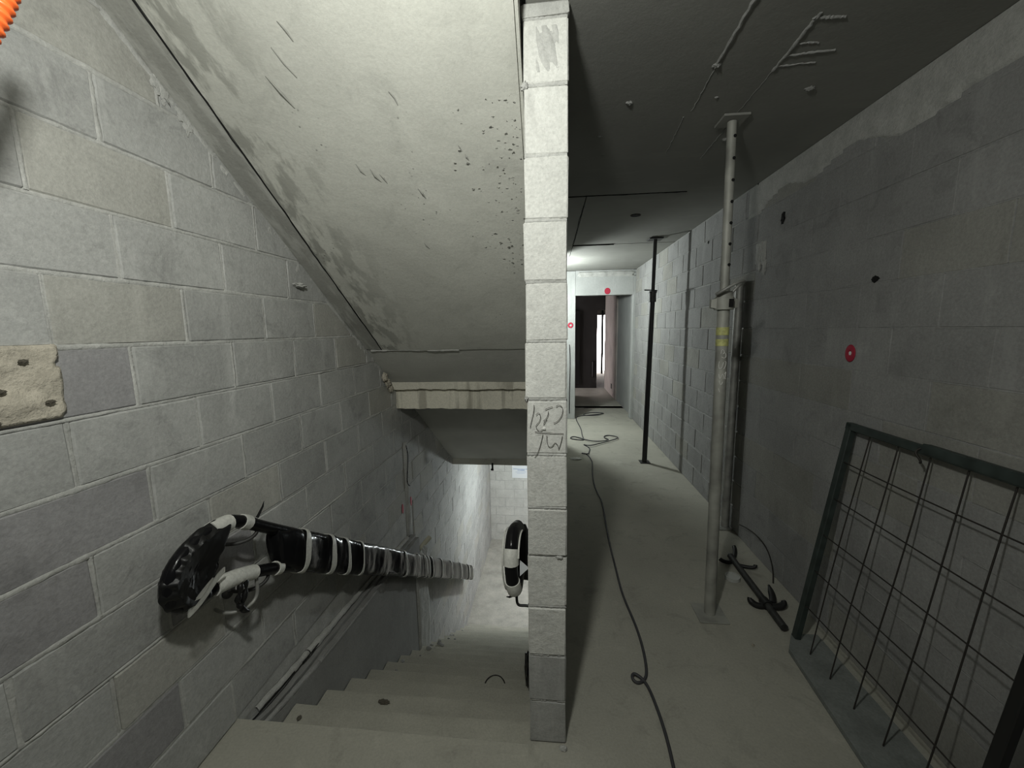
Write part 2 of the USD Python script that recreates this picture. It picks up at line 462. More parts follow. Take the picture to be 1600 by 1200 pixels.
def left_mat(r, a, z0):
    k = int(round(z0 / .2))
    c = a + .2
    if k == 7 and abs(c - 1.02) < .15:
        return "block_dark"
    if k == 8 and abs(c - 1.14) < .12:
        return "block_buff"
    if (k, round(c, 1)) in {(4, .7), (5, .9)}:
        return "block_dark"
    if k == 4 and c < 1.1 or k == 3 and abs(c - 1.2) < .2 or k == 1 and abs(c - 1.1) < .2:
        return "block_dark"
    u = rng.random()
    return "block_dark" if u < .0 else "block_buff" if u < .22 else "block_grey"


rows = []
for k in range(13):
    lim = min(1.18 + (S0 - .2 * k) / SLOPE + .08, 4.95)
    rows.append((.2 * k, offs[k % 2], -.45, lim))
block_rows(rows, left_mat, wl, lambda s, z, d: np.array([XL + d, s, z]), (1, 0, 0), "mortar", 1000)
XLL = -1.329
wlow = thing("wall_stairwell", "lower block wall of the stairwell beside the landing below", kind="structure")
rows = [(-.2 * k, offs[k % 2], 3.50, 8.1) for k in range(1, 16)]
block_rows(rows, lambda r, a, z0: "block_grey" if rng.random() < .8 else "block_buff", wlow, lambda s, z, d: np.array([XLL + d, s, z]), (1, 0, 0), "mortar", 3000, bead=(-.006, .006), width=.018, thick=.02)
# far wall of the lower landing
wf = thing("wall_landing", "block wall at the far end of the lower landing", kind="structure")
obj("backing", box(-1.4, 2.6, 8.105, 8.3, -3.1, -.0), "mortar", wf)
rows = [(-.2 * k, -.2 * (k % 2), XLL, 0.7) for k in range(1, 16)]
block_rows(rows, lambda r, a, z0: "block_pale", wf, lambda s, z, d: np.array([s, 8.1 - d, z]), (0, -1, 0), "mortar", 4500, thick=.004, bead=(-.002, .002))
obj("side_wall", box(2.4, 2.6, 1.3, 8.3, -3.1, -.16), "plaster_end", wf)
obj("near_wall", box(.06, 2.6, 1.2, 1.34, -3.1, -.16), "plaster_end", wf)

# concrete skirt beside the stairs, and the vertical mortar strip at its end
ys = np.linspace(1.35, 3.42, 40)
top = np.interp(ys, [1.35, 1.44, 1.81, 2.52, 3.42], [-.03, -.085, -.125, -.2, -.30]) + wob(ys, 11, .010)
poly_in = [(y, z) for y, z in zip(ys, top)] + [(3.42, -2.2), (1.35, -.55)]
sk = thing("trim_1", "concrete skirt of the stairwell wall with a cracked ledge along its top", kind="structure")
obj("skirt", prism_yz(poly_in, XL - .004, -1.29), "skirt", sk)
top2 = top - .018 - np.abs(wob(ys, 12, .010))
obj("skirt_face", prism_yz([(y, z) for y, z in zip(ys, top2)] + [(3.40, -2.2), (1.35, -.55)], -1.30, -1.258), "skirt", sk)
obj("ledge_mortar", [ribbon((XL + .012, y0, z0), (XL + .012, y1, z1), (.7, 0, .7), .026, s, .0, .014) for y0, z0, y1, z1, s in
                     [(1.44, -.05, 1.81, -.095, 21), (1.81, -.095, 2.3, -.15, 22), (2.3, -.15, 3.3, -.26, 23)]], "mortar", sk, smooth=60)
obj("ledge_mortar", [ribbon((-1.262, y0, z0), (-1.262, y1, z1), (.7, 0, .7), .02, s, .0, .010) for y0, z0, y1, z1, s in
                     [(1.36, -.075, 1.81, -.155, 24), (1.81, -.155, 2.6, -.235, 25), (2.6, -.235, 3.35, -.32, 26)]], "mortar_dull", sk, smooth=60)
obj("crack", [tube(curve([(XL + .02, 1.37, -.055), (XL + .024, 1.5, -.072), (XL + .022, 1.62, -.088), (XL + .02, 1.68, -.09)], 20), .0035, 5),
              tube(curve([(XL + .024, 1.74, -.095), (XL + .026, 1.82, -.103), (XL + .024, 1.9, -.106)], 14), .003, 5)], "hole_black", sk)


def rough(seed, amp, ks=1.0):
    def h(S, T):
        p = np.stack([S * 4.5 * ks, T * 4.5 * ks, np.full_like(S, seed * 1.37)], -1)
        a = (meshkit.fbm(p, 4, seed) - .42) * 3.2 * amp
        edge = np.minimum(np.minimum(S, 1 - S), np.minimum(T, 1 - T)) + (meshkit.fbm(p * 2.3, 3, seed + 9) - .5) * .12
        return np.where((edge <= 0.012) | (S <= 0) | (S >= 1) | (T <= 0) | (T >= 1), -.02, np.maximum(a, 0) + amp * .35)
    return h


obj("mortar_strip", sheet((-1.252, 3.27, -1.75), (0, .33, 0), (0, 0, 1.25), 14, 46, rough(31, .018)), "mortar", sk, smooth=70, label="rough vertical mortar strip at the wall joint")
obj("mortar_strip", sheet((XL + .002, 3.33, -.3), (0, .10, 0), (0, 0, .95), 6, 30, rough(32, .014)), "mortar", sk, smooth=70)
obj("crack", tube(curve([(XL + .018, 3.36, .60), (XL + .02, 3.37, .4), (XL + .02, 3.34, .28), (XL + .02, 3.40, .2)], 20), .0035, 5), "hole_black", sk)

# things stuck on the left wall
obj("mortar_patch", sheet((XL + .004, .70, 1.405), (0, .245, 0), (0, 0, .21), 30, 26, rough(35, .010, .8)), "mortar_patch", wl, smooth=70, label="beige rough mortar patch")
for i, (y, z) in enumerate([(.80, 1.57), (.86, 1.57), (.90, 1.46), (.81, 1.5), (.79, 1.425)]):
    obj("pit", lump((XL + .017, y, z), (.004, .010, .005), 300 + i), "wood_chip", wl)
obj("mortar_lump", lump((XL + .012, 2.01, 1.878), (.025, .04, .014), 71), "mortar", wl, smooth=60)
smears = []
r = np.random.default_rng(77)
for i in range(9):                           # squeezed mortar along the line where the wall meets the flight
    y = 1.19 + .215 * i
    smears.append(ribbon((XL, y, soffit_z(y) - .012), (XL, y + .21, soffit_z(y + .21) - .012), (1, 0, 0), .026, 470 + i, -.002, .005))
for i in range(26):
    y = 1.2 + 1.9 * r.random()
    z = soffit_z(y) - abs(r.normal(0, .03)) - .01
    k = r.uniform(.3, 1)
    smears.append(lump((XL + .001, y, z), (.004 * k, .022 * k, .024 * k), 500 + i, .5, sub=1))
obj("mortar_smear", smears, "mortar", wl, smooth=60, label="mortar squeezed out under the upper flight", kind="stuff")
obj("mortar_lump", [lump((XL + .015, 3.0 + .05 * i, 1.27 - .05 * i), (.02, .03, .035), 560 + i) for i in range(3)], "mortar_patch", wl, smooth=60)
# two red paint dabs and a few pencil strokes on this wall
for y, z in ((3.243, .047), (3.454, .024)):
    obj("red_mark", trimesh.creation.cylinder(.03, .003, sections=16, transform=np.array([[0, 0, 1, XL + .003], [.6, 0, 0, y], [0, 1.5, 0, z], [0, 0, 0, 1.0]])), "red_paint", wl)

# stairs ------------------------------------------------------------------------
st = thing("stairs", "flight of concrete steps going down to the lower landing", kind="structure")
for k in range(1, 17):
    y0, y1, z = 1.348 + .25 * (k - 1), 1.348 + .25 * k, -.175 * k
    n = 16
    xs = np.linspace(-1.252, -.086, n)
    dz, dy = wob(xs * 1.3, 200 + k, .0035), wob(xs * 1.1, 240 + k, .005)
    prof = []
    for i in range(n):
        e, h = y1 + dy[i], z + dz[i] * .5
        prof.append([(xs[i], y0 - .02, z), (xs[i], e - .03, z + dz[i] * .4), (xs[i], e - .008, h - .003), (xs[i], e, h - .012), (xs[i], e - .006, z - .19), (xs[i], y0 - .02, z - .24)])
    v = np.array(prof).reshape(-1, 3)
    f = []
    for i in range(n - 1):
        for j in range(6):
            q = (j + 1) % 6
            f += [[i * 6 + j, i * 6 + q, (i + 1) * 6 + q], [i * 6 + j, (i + 1) * 6 + q, (i + 1) * 6 + j]]
    for e in (0, n - 1):
        o = [[e * 6, e * 6 + j, e * 6 + j + 1] for j in range(1, 5)]
        f += o if e == 0 else [x[::-1] for x in o]
    obj("step", trimesh.Trimesh(v, f, process=False), "steps", st, smooth=35)
obj("top_edge", cbox(-1.26, -.085, 1.30, 1.352, -.18, .001, .004), "floor", st)
lf = thing("landing_floor", "pale dusty concrete floor of the lower landing", kind="structure")
obj("slab", box(-1.4, 2.6, 1.3, 8.3, -3.1, -2.975), "landing_low", lf)

# upper flight ------------------------------------------------------------------
uf = thing("upper_flight", "sloping concrete underside of the upper stair flight", kind="structure")


def flight(y0, y1, dz, x0, x1, t=.2, front=0.0):
    return prism_yz([(y0, soffit_z(y0) + dz), (y1, soffit_z(y1) + dz), (y1, soffit_z(y1) + dz + t), (y0, soffit_z(y0) + dz + t)], x0, x1)


def soffit_sheet(y0, y1, x0, x1, dz, amp, seed, nx, ny):
    """Slightly uneven cast underside."""
    xs, yy = np.linspace(x0, x1, nx), np.linspace(y0, y1, ny)
    Xg, Yg = np.meshgrid(xs, yy, indexing="ij")
    h = amp * (np.sin(3.1 * Xg + 2.2 * Yg + seed) * .5 + np.sin(9.7 * Xg - 5.1 * Yg + 2 * seed) * .22 + np.sin(17 * Yg + 6 * Xg + seed) * .16 + np.sin(31 * Yg - 23 * Xg) * .08)
    v = np.stack([Xg, Yg, soffit_z(Yg) + dz + h], -1).reshape(-1, 3)
    i, j = np.meshgrid(np.arange(nx - 1), np.arange(ny - 1), indexing="ij")
    q = np.stack([i * ny + j, i * ny + j + 1, (i + 1) * ny + j + 1, (i + 1) * ny + j], -1).reshape(-1, 4)
    return trimesh.Trimesh(v, np.vstack([q[:, [0, 1, 2]], q[:, [0, 2, 3]]]), process=False)


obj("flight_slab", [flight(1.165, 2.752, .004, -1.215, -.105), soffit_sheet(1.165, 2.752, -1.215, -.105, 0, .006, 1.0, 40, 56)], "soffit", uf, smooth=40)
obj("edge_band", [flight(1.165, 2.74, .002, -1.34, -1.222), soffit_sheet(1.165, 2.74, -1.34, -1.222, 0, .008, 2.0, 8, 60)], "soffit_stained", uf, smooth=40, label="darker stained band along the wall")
obj("flight_slab", [flight(2.756, 3.185, .010, -1.34, -.1, .25), soffit_sheet(2.756, 3.185, -1.34, -.1, .008, .004, 3.0, 30, 14)], "soffit_dull", uf, smooth=40)
xs = np.linspace(-1.336, -.1, 60)
lipz = 1.145 + wob(xs * 4, 15, .006)
lip = []
for a, b, za, zb in zip(xs[:-1], xs[1:], lipz[:-1], lipz[1:]):
    lip.append(hull([(a, 3.17, 1.21), (b, 3.17, 1.21), (a, 3.178, za), (b, 3.178, zb), (a, 3.24, za), (b, 3.24, zb), (a, 3.24, 1.3), (b, 3.24, 1.3)]))
obj("lip", lip, "beam_rough", uf)
beamz = .968 + wob(xs * 4, 16, .005)
bm = []
for a, b, za, zb in zip(xs[:-1], xs[1:], beamz[:-1], beamz[1:]):
    y = 3.235 + rng.uniform(0, .006)
    bm.append(hull([(a, y, 1.25), (b, y, 1.25), (a, y, za), (b, y, zb), (a, 3.37, za + .01), (b, 3.37, zb + .01), (a, 3.37, 1.25), (b, 3.37, 1.25)]))
obj("beam", bm, "beam_rough", uf, label="pale rough-cast beam across the flight")
obj("flight_slab", prism_yz([(3.36, soffit_z(3.36) + .04), (5.03, soffit_z(5.03) + .04), (5.03, .0), (3.7, 1.2), (3.36, 1.3)], -1.34, -.09), "soffit_dull", uf)
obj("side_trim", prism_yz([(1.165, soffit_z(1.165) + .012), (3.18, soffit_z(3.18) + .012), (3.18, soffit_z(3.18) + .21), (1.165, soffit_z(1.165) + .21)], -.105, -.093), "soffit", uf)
obj("casting_ridge", [ribbon((-1.30, 2.754, soffit_z(2.754) - .002), (-.65, 2.754, soffit_z(2.754) - .002), (0, -.58, -.82), .018, 18, .0, .012)], "mortar", uf, smooth=60)
obj("crack", tube(np.stack([-1.2185 + wob(np.linspace(1.17, 2.75, 60) * 3, 19, .004), np.linspace(1.17, 2.75, 60), soffit_z(np.linspace(1.17, 2.75, 60)) + .001], 1), .0028, 5), "hole_black", uf)
obj("drip_nail", tube([(-.78, 5.0, -.13), (-.78, 5.0, -.2), (-.785, 5.0, -.225)], [.012, .012, .022], 8), "hole_black", uf)
gouges = []
r = np.random.default_rng(12)
for x, y, l in [(-.78, 1.62, .06), (-.73, 1.64, .07), (-.70, 1.66, .05), (-.56, 1.72, .06), (-.62, 1.95, .07), (-.35, 1.58, .03), (-.33, 1.61, .03), (-.55, 1.42, .05), (-.88, 1.30, .10), (-.95, 1.36, .12), (-.82, 1.25, .06)]:
    a = np.array([x, y, soffit_z(y) + .0])
    b = a + np.array([.35 * l, .7 * l, -.7 * l * SLOPE])
    gouges.append(tube([a, (a + b) / 2 + r.uniform(-.004, .004, 3), b], [.001, .0045, .001], 6))
obj("gouge", gouges, "soffit_pit", uf, kind="stuff", label="small gouges in the cast concrete")
pits = []
for i in range(170):
    x = -.11 - abs(r.normal(0, .10))
    y = r.uniform(1.45, 2.15)
    s = r.uniform(.002, .007)
    pits.append(lump((x, y, soffit_z(y)), (s, s * 1.5, s * .35), 700 + i, .45, sub=1))
obj("pitting", pits, "soffit_pit", uf, kind="stuff", label="honeycombed pits near the dividing wall")

# dividing wall between stairs and corridor ------------------------------------------
wd = thing("wall_divider", "narrow end of the pale block wall dividing stairs from corridor", kind="structure")
DX0, DX1, DY = -.087, .055, 1.36
obj("core", [box(DX0 + .006, DX1 - .006, DY + .03, 5.75, -.15, 2.62), box(DX0, DX1, 1.36, 5.2, -3.0, -.15)], "mortar_dull", wd)
zs = [0.0, .19, .388, .59, .798, .985, 1.185, 1.385, 1.588, 1.787, 1.985, 2.185, 2.395, 2.585]
hidden = []
for k in range(13):
    z0, z1 = zs[k] + .003, zs[k + 1] - .004
    l = .2 if k % 2 else .4
    tilt = rng.uniform(-.002, .003)
    m = "block_grey" if k in (0, 1) else "block_pale"
    obj("block", cbox(DX0 + tilt + rng.uniform(-.001, .001), DX1 + tilt * .4, DY + rng.uniform(-.003, .004), DY + l - .005, z0, z1, .0045, .0018), m, wd)
    y = DY + l
    while y < 5.7:
        hidden.append(cbox(DX0, DX1, y + .005, min(y + .395, 5.75), z0, z1, .005, .0015))
        y += .4
obj("block_courses", hidden, "block_grey", wd, kind="stuff", label="the wall's further blocks behind its end")
beads = []
for k in range(1, 14):
    z = zs[k]
    beads.append(ribbon((DX0 + .002, DY, z), (DX1 - .002, DY, z), (0, -1, 0), .010, 800 + k, -.005, .0015, .005))
    for xx, nn in ((DX0, (-1, 0, 0)), (DX1, (1, 0, 0))):
        beads.append(ribbon((xx, DY + .01, z), (xx, 5.7, z), nn, .012, 830 + k, -.004, .002))
beads.append(lump((DX0 + .005, DY + .006, zs[12] - .002), (.012, .012, .012), 861))
beads.append(lump((DX0 + .001, DY + .006, zs[7] + .003), (.006, .01, .012), 862))
beads.append(lump((.03, DY, zs[4] - .003), (.012, .004, .006), 863))
obj("mortar_joints", beads, "mortar", wd, smooth=60, kind="stuff", label="rough mortar in the joints")
obj("mortar_cap", cbox(DX0 - .003, DX1 + .004, DY - .008, DY + .4, 2.585, 2.622, .006, .003), "mortar", wd)
obj("plaster_smear", sheet((-.045, DY - .001, 2.43), (.07, 0, 0), (0, 0, .13), 12, 18, lambda S, T: .006 * np.sin(3.14 * S) * np.sin(3.14 * T) - .004 + .0022 * np.sin(14 * S + 9 * T)), "mortar", wd, smooth=70)
# handwriting on the sixth and seventh block (upside-down pencil scrawl)


def strokes(paths, to3, r, name, material, parent, n=16, **kw):
    for p in paths:
        q = np.array([to3(*c) for c in (curve(np.array(p, float), n) if len(p) > 2 else np.array(p, float))])
        obj(name, tube(q, r, 5), material, parent, **kw)


def pillar_px(u, v):                          # u, v: position on the block face as read off the photo (mm from its left edge, mm above the floor)
    return (DX0 + u / 1000.0, DY - .004, v / 1000.0)


strokes([[(27, 1368), (26, 1345), (20, 1318), (13, 1287)], [(34, 1332), (45, 1338), (50, 1325), (43, 1305), (34, 1292), (42, 1276), (56, 1280)],
         [(66, 1352), (80, 1358), (92, 1362)], [(77, 1345), (73, 1325), (60, 1310)], [(72, 1318), (64, 1305), (60, 1298)],
         [(104, 1362), (116, 1367), (126, 1358), (125, 1335), (112, 1313), (95, 1303)], [(30, 1272), (70, 1268), (130, 1266)],
         [(58, 1262), (50, 1228), (38, 1192), (28, 1178)], [(72, 1258), (74, 1228), (82, 1216), (93, 1222), (100, 1232), (108, 1226), (113, 1208)], [(113, 1208), (120, 1228), (126, 1256)]],
        pillar_px, .0011, "pencil_mark", "pencil", wd)
obj("paint_dot", lump((DX0 + .062, DY - .003, 1.283), (.006, .002, .005), 870), "white_paint", wd)

# right wall -------------------------------------------------------------------------
wr = thing("wall_right", "right corridor wall of grey concrete blocks", kind="structure")
obj("backing", box(XR + .006, XR + .2, -2.6, 7.3, -.16, 2.9), "mortar_dull", wr)
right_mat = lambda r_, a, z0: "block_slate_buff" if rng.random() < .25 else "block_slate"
right_at = lambda s_, z, d: np.array([XR - d, s_, z])
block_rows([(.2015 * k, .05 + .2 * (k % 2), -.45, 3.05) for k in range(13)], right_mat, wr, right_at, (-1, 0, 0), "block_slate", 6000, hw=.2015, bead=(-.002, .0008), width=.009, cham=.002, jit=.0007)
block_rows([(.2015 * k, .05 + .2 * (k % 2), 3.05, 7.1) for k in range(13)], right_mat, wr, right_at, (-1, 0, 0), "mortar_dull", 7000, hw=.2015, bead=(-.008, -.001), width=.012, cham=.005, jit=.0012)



def band_h(S, T):
    a = rough(41, .009, .9)(S, T)
    lowedge = .30 + .22 * np.sin(9 * S + 1) * .5 + .12 * np.sin(31 * S)
    return np.where(T < lowedge, -.02, np.maximum(a, .004))


obj("mortar_band", sheet((XR, .2, 2.36), (0, 3.0, 0), (0, 0, .258), 110, 16, lambda S, T: -band_h(S, T)), "mortar", wr, smooth=70, label="rough mortar band under the ceiling")
obj("red_ring", trimesh.creation.torus(.021, .013, 24, 8, transform=np.array([[0, 0, .25, XR - .004], [1, 0, 0, 2.072], [0, 1.25, 0, 1.49], [0, 0, 0, 1.0]])), "red_paint", wr, smooth=True, label="red paint ring with a pale dot")
obj("white_dot", lump((XR - .004, 2.072, 1.49), (.003, .008, .009), 872), "white_paint", wr)
obj("mortar_smear", [lump((XR - .003, 2.93 + .05 * (i % 2) + .012 * i, 2.03 + .032 * i), (.008, .02, .05), 880 + i) for i in range(5)], "mortar", wr, smooth=60)
obj("mortar_smear", sheet((XR - .001, 3.07, 2.05), (0, -.16, 0), (0, 0, .17), 10, 10, rough(43, .006)), "mortar", wr, smooth=70)
for i, (y, z) in enumerate([(3.6, 2.40), (3.95, 2.40), (1.97, 1.83), (2.75, 2.3), (3.08, 2.6)]):
    obj("chip_hole", lump((XR, y, z), (.006, .02, .014 + .02 * (i > 2)), 890 + i), "hole_black", wr)

# end wall with the doorway ----------------------------------------------------------
we = thing("wall_end", "plastered end wall of the corridor around an open doorway", kind="structure")
obj("lintel", box(.43, 1.41, 7.1, 7.25, 2.2, 2.62), "plaster_end", we)
obj("jamb", cbox(-.1, .43, 7.1, 7.25, 0, 2.62, .006), "plaster_end", we)
obj("jamb", cbox(1.41, 1.5, 7.1, 7.25, 0, 2.62, .006), "plaster_end", we)
obj("wall_panel", box(-1.45, -.1, 7.1, 7.25, 0, 2.62), "plaster_end", we)
obj("mortar_smear", sheet((.45, 7.099, 2.5), (1.0, 0, 0), (0, 0, .11), 60, 8, rough(46, .014, 2.0)), "mortar", we, smooth=70)
obj("red_mark", trimesh.creation.cylinder(.05, .004, sections=18, transform=np.array([[1, 0, 0, .975], [0, 0, 1, 7.097], [0, 1.1, 0, 2.265], [0, 0, 0, 1.0]])), "red_paint", we)
obj("red_ring", trimesh.creation.torus(.035, .014, 20, 8, transform=np.array([[1, 0, 0, .345], [0, 0, .2, 7.097], [0, 1, 0, 1.69], [0, 0, 0, 1.0]])), "red_paint", we, smooth=True)
obj("crack", tube(curve([(.325, 7.095, 1.35), (.335, 7.095, 1.25), (.34, 7.095, .9), (.332, 7.095, .5), (.333, 7.095, .1)], 24), .007, 5), "hole_black", we)

# rooms beyond the doorway ------------------------------------------------------------
rb = thing("wall_beyond", "dim walls of the rooms beyond the doorway", kind="structure")
obj("wall_panel", box(1.475, 1.62, 7.25, 10.95, 0, 2.62), "plaster_end", rb)
obj("pier", cbox(1.45, 1.50, 9.0, 10.9, 0, 2.62, .006), "pier_buff", rb)
obj("socket_hole", box(1.446, 1.45, 9.55, 9.68, .18, .3), "hole_black", rb)
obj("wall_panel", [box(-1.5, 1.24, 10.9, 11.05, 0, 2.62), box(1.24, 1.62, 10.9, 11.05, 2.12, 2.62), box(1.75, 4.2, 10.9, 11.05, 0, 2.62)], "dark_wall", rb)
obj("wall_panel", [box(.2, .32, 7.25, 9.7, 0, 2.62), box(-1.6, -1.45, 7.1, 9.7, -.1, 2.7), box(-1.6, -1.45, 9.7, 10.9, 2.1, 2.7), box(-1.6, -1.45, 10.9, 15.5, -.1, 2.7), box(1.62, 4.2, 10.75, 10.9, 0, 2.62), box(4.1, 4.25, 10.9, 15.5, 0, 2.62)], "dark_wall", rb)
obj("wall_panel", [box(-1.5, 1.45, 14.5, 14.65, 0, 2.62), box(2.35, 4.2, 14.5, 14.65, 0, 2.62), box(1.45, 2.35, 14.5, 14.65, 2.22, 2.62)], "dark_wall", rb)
obj("mullion", box(1.80, 1.86, 14.44, 14.5, 0, 2.3), "dark_steel", rb)
obj("window_head", box(1.45, 2.35, 14.47, 14.52, 2.1, 2.3), "pier_buff", rb)
obj("door_slab", cbox(.50, .78, 10.86, 10.9, .1, 2.1, .004), "black_paint", rb)
obj("cord_box", cbox(1.12, 1.2, 10.84, 10.9, .3, .75, .01), "black_paint", rb)
# walls behind the camera
bk = thing("wall_back", "block wall behind the viewpoint", kind="structure")
obj("wall_panel", box(-1.6, 1.7, -2.75, -2.6, -.16, 2.8), "block_grey", bk)
obj("wall_panel", box(XR + .001, XR + .1, -2.6, -.45, 0, 2.62), "block_slate", bk)
obj("wall_panel", box(XL - .1, XL - .001, -2.6, -.45, 0, 2.62), "block_grey", bk)


# ------------------------------------------------------------------ handrail on the left wall, wrapped in black film
RX = -1.205


def rail_z(y):                                # centre line between the two tubes over the sloping part
    return .632 - .69 * (y - 1.60)


hr = thing("handrail", "long double handrail wrapped in glossy black film and white tape, on left stair wall", "handrail", (RX, 1.3, .8))
UP, LO = .085, -.085
upper = curve([(RX, 1.18, .935), (RX, 1.30, .925), (RX, 1.40, .86), (RX, 1.6, rail_z(1.6) + UP), (RX, 2.4, rail_z(2.4) + UP)], 30)
upper = np.vstack([upper, [(RX, 5.45, rail_z(5.45) + UP)]])
lower = curve([(RX, 1.13, .735), (RX, 1.25, .715), (RX, 1.38, .665), (RX, 1.6, rail_z(1.6) + LO), (RX, 2.4, rail_z(2.4) + LO)], 30)
lower = np.vstack([lower, [(RX, 5.45, rail_z(5.45) + LO)]])
hr_up = obj("upper_tube", tube(upper, .024, 14), "black_film", hr, smooth=50)
hr_lo = obj("lower_tube", tube(lower, .024, 14), "black_film", hr, smooth=50)


def crinkle(v, amp, seed, k=22.0):
    a = meshkit.fbm(np.asarray(v) * k + seed, 3, seed) - .5
    return a * 2 * amp


# film stretched around both tubes
ys = np.r_[np.linspace(1.50, 2.9, 90), np.linspace(2.92, 5.47, 120)]
rings, NA = [], 28
for y in ys:
    zc = rail_z(y)
    h = .112 if y > 1.62 else .112 - .03 * (1.62 - y) / .12
    if y > 5.38:
        h *= 1 - .25 * (y - 5.38) / .09
    bulge = .034 + .006 * math.sin(9 * y) + .004 * math.sin(23 * y + 1)
    ring = []
    for a in np.linspace(0, 2 * math.pi, NA, endpoint=False):
        c, s_ = math.cos(a), math.sin(a)
        ring.append((RX + bulge * np.sign(c) * abs(c) ** .6, y, zc + h * np.sign(s_) * abs(s_) ** .7))
    rings.append(ring)
v = np.array(rings).reshape(-1, 3)
cen = np.stack([np.full(len(v), RX), v[:, 1], rail_z(v[:, 1])], 1)
out = v - cen
out /= np.linalg.norm(out, axis=1, keepdims=True)
v = v + out * (crinkle(v * np.array([1, 1, .6]), .012, 3, 16.0) * np.interp(v[:, 1], [2.8, 3.4], [1, .45]))[:, None]
f = []
for i in range(len(ys) - 1):
    for j in range(NA):
        k = (j + 1) % NA
        f += [[i * NA + j, i * NA + k, (i + 1) * NA + k], [i * NA + j, (i + 1) * NA + k, (i + 1) * NA + j]]
v = np.vstack([v, [[RX, ys[0], rail_z(ys[0])]], [[RX, ys[-1] + .01, rail_z(ys[-1])]]])
for j in range(NA):
    k = (j + 1) % NA
    f += [[len(v) - 2, k, j], [len(v) - 1, (len(ys) - 1) * NA + j, (len(ys) - 1) * NA + k]]
wrap = trimesh.Trimesh(v, f, process=False)
hr_wrap = obj("film_wrap", wrap, "black_film", hr, smooth=80, label="creased black film around both tubes")


def band(yc, w, lean, seed, h=.116, t=.040):
    """A ring of tape around the wrapped rail."""
    n = 30
    r_ = np.random.default_rng(seed)
    cols = []
    for q in (-.5, .5):
        ring = []
        for a in np.linspace(0, 2 * math.pi, n, endpoint=False):
            c, s_ = math.cos(a), math.sin(a)
            y = yc + q * w * (1 + .25 * math.sin(3 * a + seed)) + lean * s_ * h
            ring.append((RX + (t + .006) * np.sign(c) * abs(c) ** .6, y, rail_z(y) + (h + .004) * np.sign(s_) * abs(s_) ** .7))
        cols.append(ring)
    v = np.array(cols).reshape(-1, 3)
    inner = v.copy()
    cc = np.stack([np.full(len(v), RX), v[:, 1], rail_z(v[:, 1])], 1)
    inner = cc + (v - cc) * .93
    v = np.vstack([v, inner])
    f = []
    for j in range(n):
        k = (j + 1) % n
        for A, B in ((0, n), (3 * n, 2 * n), (2 * n, 0), (n, 3 * n)):
            f += [[A + j, A + k, B + k], [A + j, B + k, B + j]]
    return trimesh.Trimesh(v, f, process=False)


for i, (y, w, lean) in enumerate([(1.66, .030, .30), (1.87, .034, .22), (2.02, .026, .12), (2.18, .016, .2), (2.86, .024, .12), (3.16, .016, .1), (3.33, .02, .0), (3.42, .02, .0), (3.52, .02, .0),
                                  (3.83, .02, .1), (4.22, .02, .0), (4.67, .02, .0), (5.12, .028, .0), (5.36, .03, .0)]):
    obj("tape_ring", band(y, w, lean, 20 + i), "white_tape", hr_wrap, smooth=60)


def sleeve(path, a, b, r, material, name, parent, n=14):
    """A piece of tape around a tube, from fraction a to b of the path."""
    p = np.asarray(path)
    d = np.r_[0, np.cumsum(np.linalg.norm(np.diff(p, axis=0), axis=1))]
    q = np.array([[np.interp(x, d, p[:, k]) for k in range(3)] for x in np.linspace(a, b, 8)])
    obj(name, tube(q, r, n), material, parent, smooth=50)


loop = curve([(RX, 1.30, .925), (RX, 1.20, .938), (RX, 1.11, .922), (RX, 1.045, .872), (RX, 1.03, .81), (RX, 1.06, .755), (RX, 1.13, .735), (RX, 1.25, .715)], 40)
hr_loop = obj("end_loop", tube(loop, .025, 14), "black_film", hr, smooth=50)
# film bunched over the loop
pts = []
for p in loop[3:34]:
    for d in ((.036, 0, 0), (-.036, 0, 0), (0, -.03, 0), (0, .03, 0), (0, 0, .03), (0, 0, -.03)):
        pts.append(p + d)
body = m3.Manifold.hull_points(np.array(pts, np.float32)).refine_to_length(.010).to_mesh()
bv, bf = np.array(body.vert_properties[:, :3], float), np.array(body.tri_verts)
cen = np.array([RX, 1.13, .83])
d = bv - cen
rad = np.linalg.norm(d[:, 1:], axis=1)
dent = np.clip(1 - rad / .10, 0, 1)
bv[:, 0] += -np.sign(bv[:, 0] - RX) * dent * .028
folds = np.sin(np.arctan2(d[:, 2], d[:, 1]) * 17 + 20 * rad)
bv += (d / np.linalg.norm(d, axis=1, keepdims=True)) * (crinkle(bv, .006, 9, 24.0) + .003 * folds)[:, None]
hr_film = obj("loop_film", trimesh.Trimesh(bv, bf, process=False), "black_film_dull", hr, smooth=70, label="bunched black film over the rounded rail end")
sleeve(loop, .02, .10, .031, "white_tape", "tape_ring", hr_loop)
sleeve(upper, .165, .205, .029, "white_tape", "tape_ring", hr_up)
sleeve(lower, .055, .16, .031, "white_tape", "tape_ring", hr_lo)
sleeve(lower, .165, .25, .030, "white_tape", "tape_ring", hr_lo)
sleeve(lower, .38, .41, .030, "white_tape", "tape_ring", hr_lo)
tail = curve([(RX + .05, 1.19, .80), (RX + .052, 1.14, .785), (RX + .055, 1.08, .755), (RX + .045, 1.045, .735), (RX + .03, 1.06, .733), (RX + .036, 1.11, .765), (RX + .04, 1.15, .785)], 40)
w = .013 + .003 * np.sin(np.linspace(0, 9, 40))
side = np.array([.25, -.15, .95])
tv = np.vstack([tail - side * w[:, None], tail + side * w[:, None], tail - side * w[:, None] - [.003, 0, 0], tail + side * w[:, None] - [.003, 0, 0]])
tf = []
for j in range(39):
    for A, B in ((0, 40), (120, 80)):
        tf += [[A + j, A + j + 1, B + j + 1], [A + j, B + j + 1, B + j]]
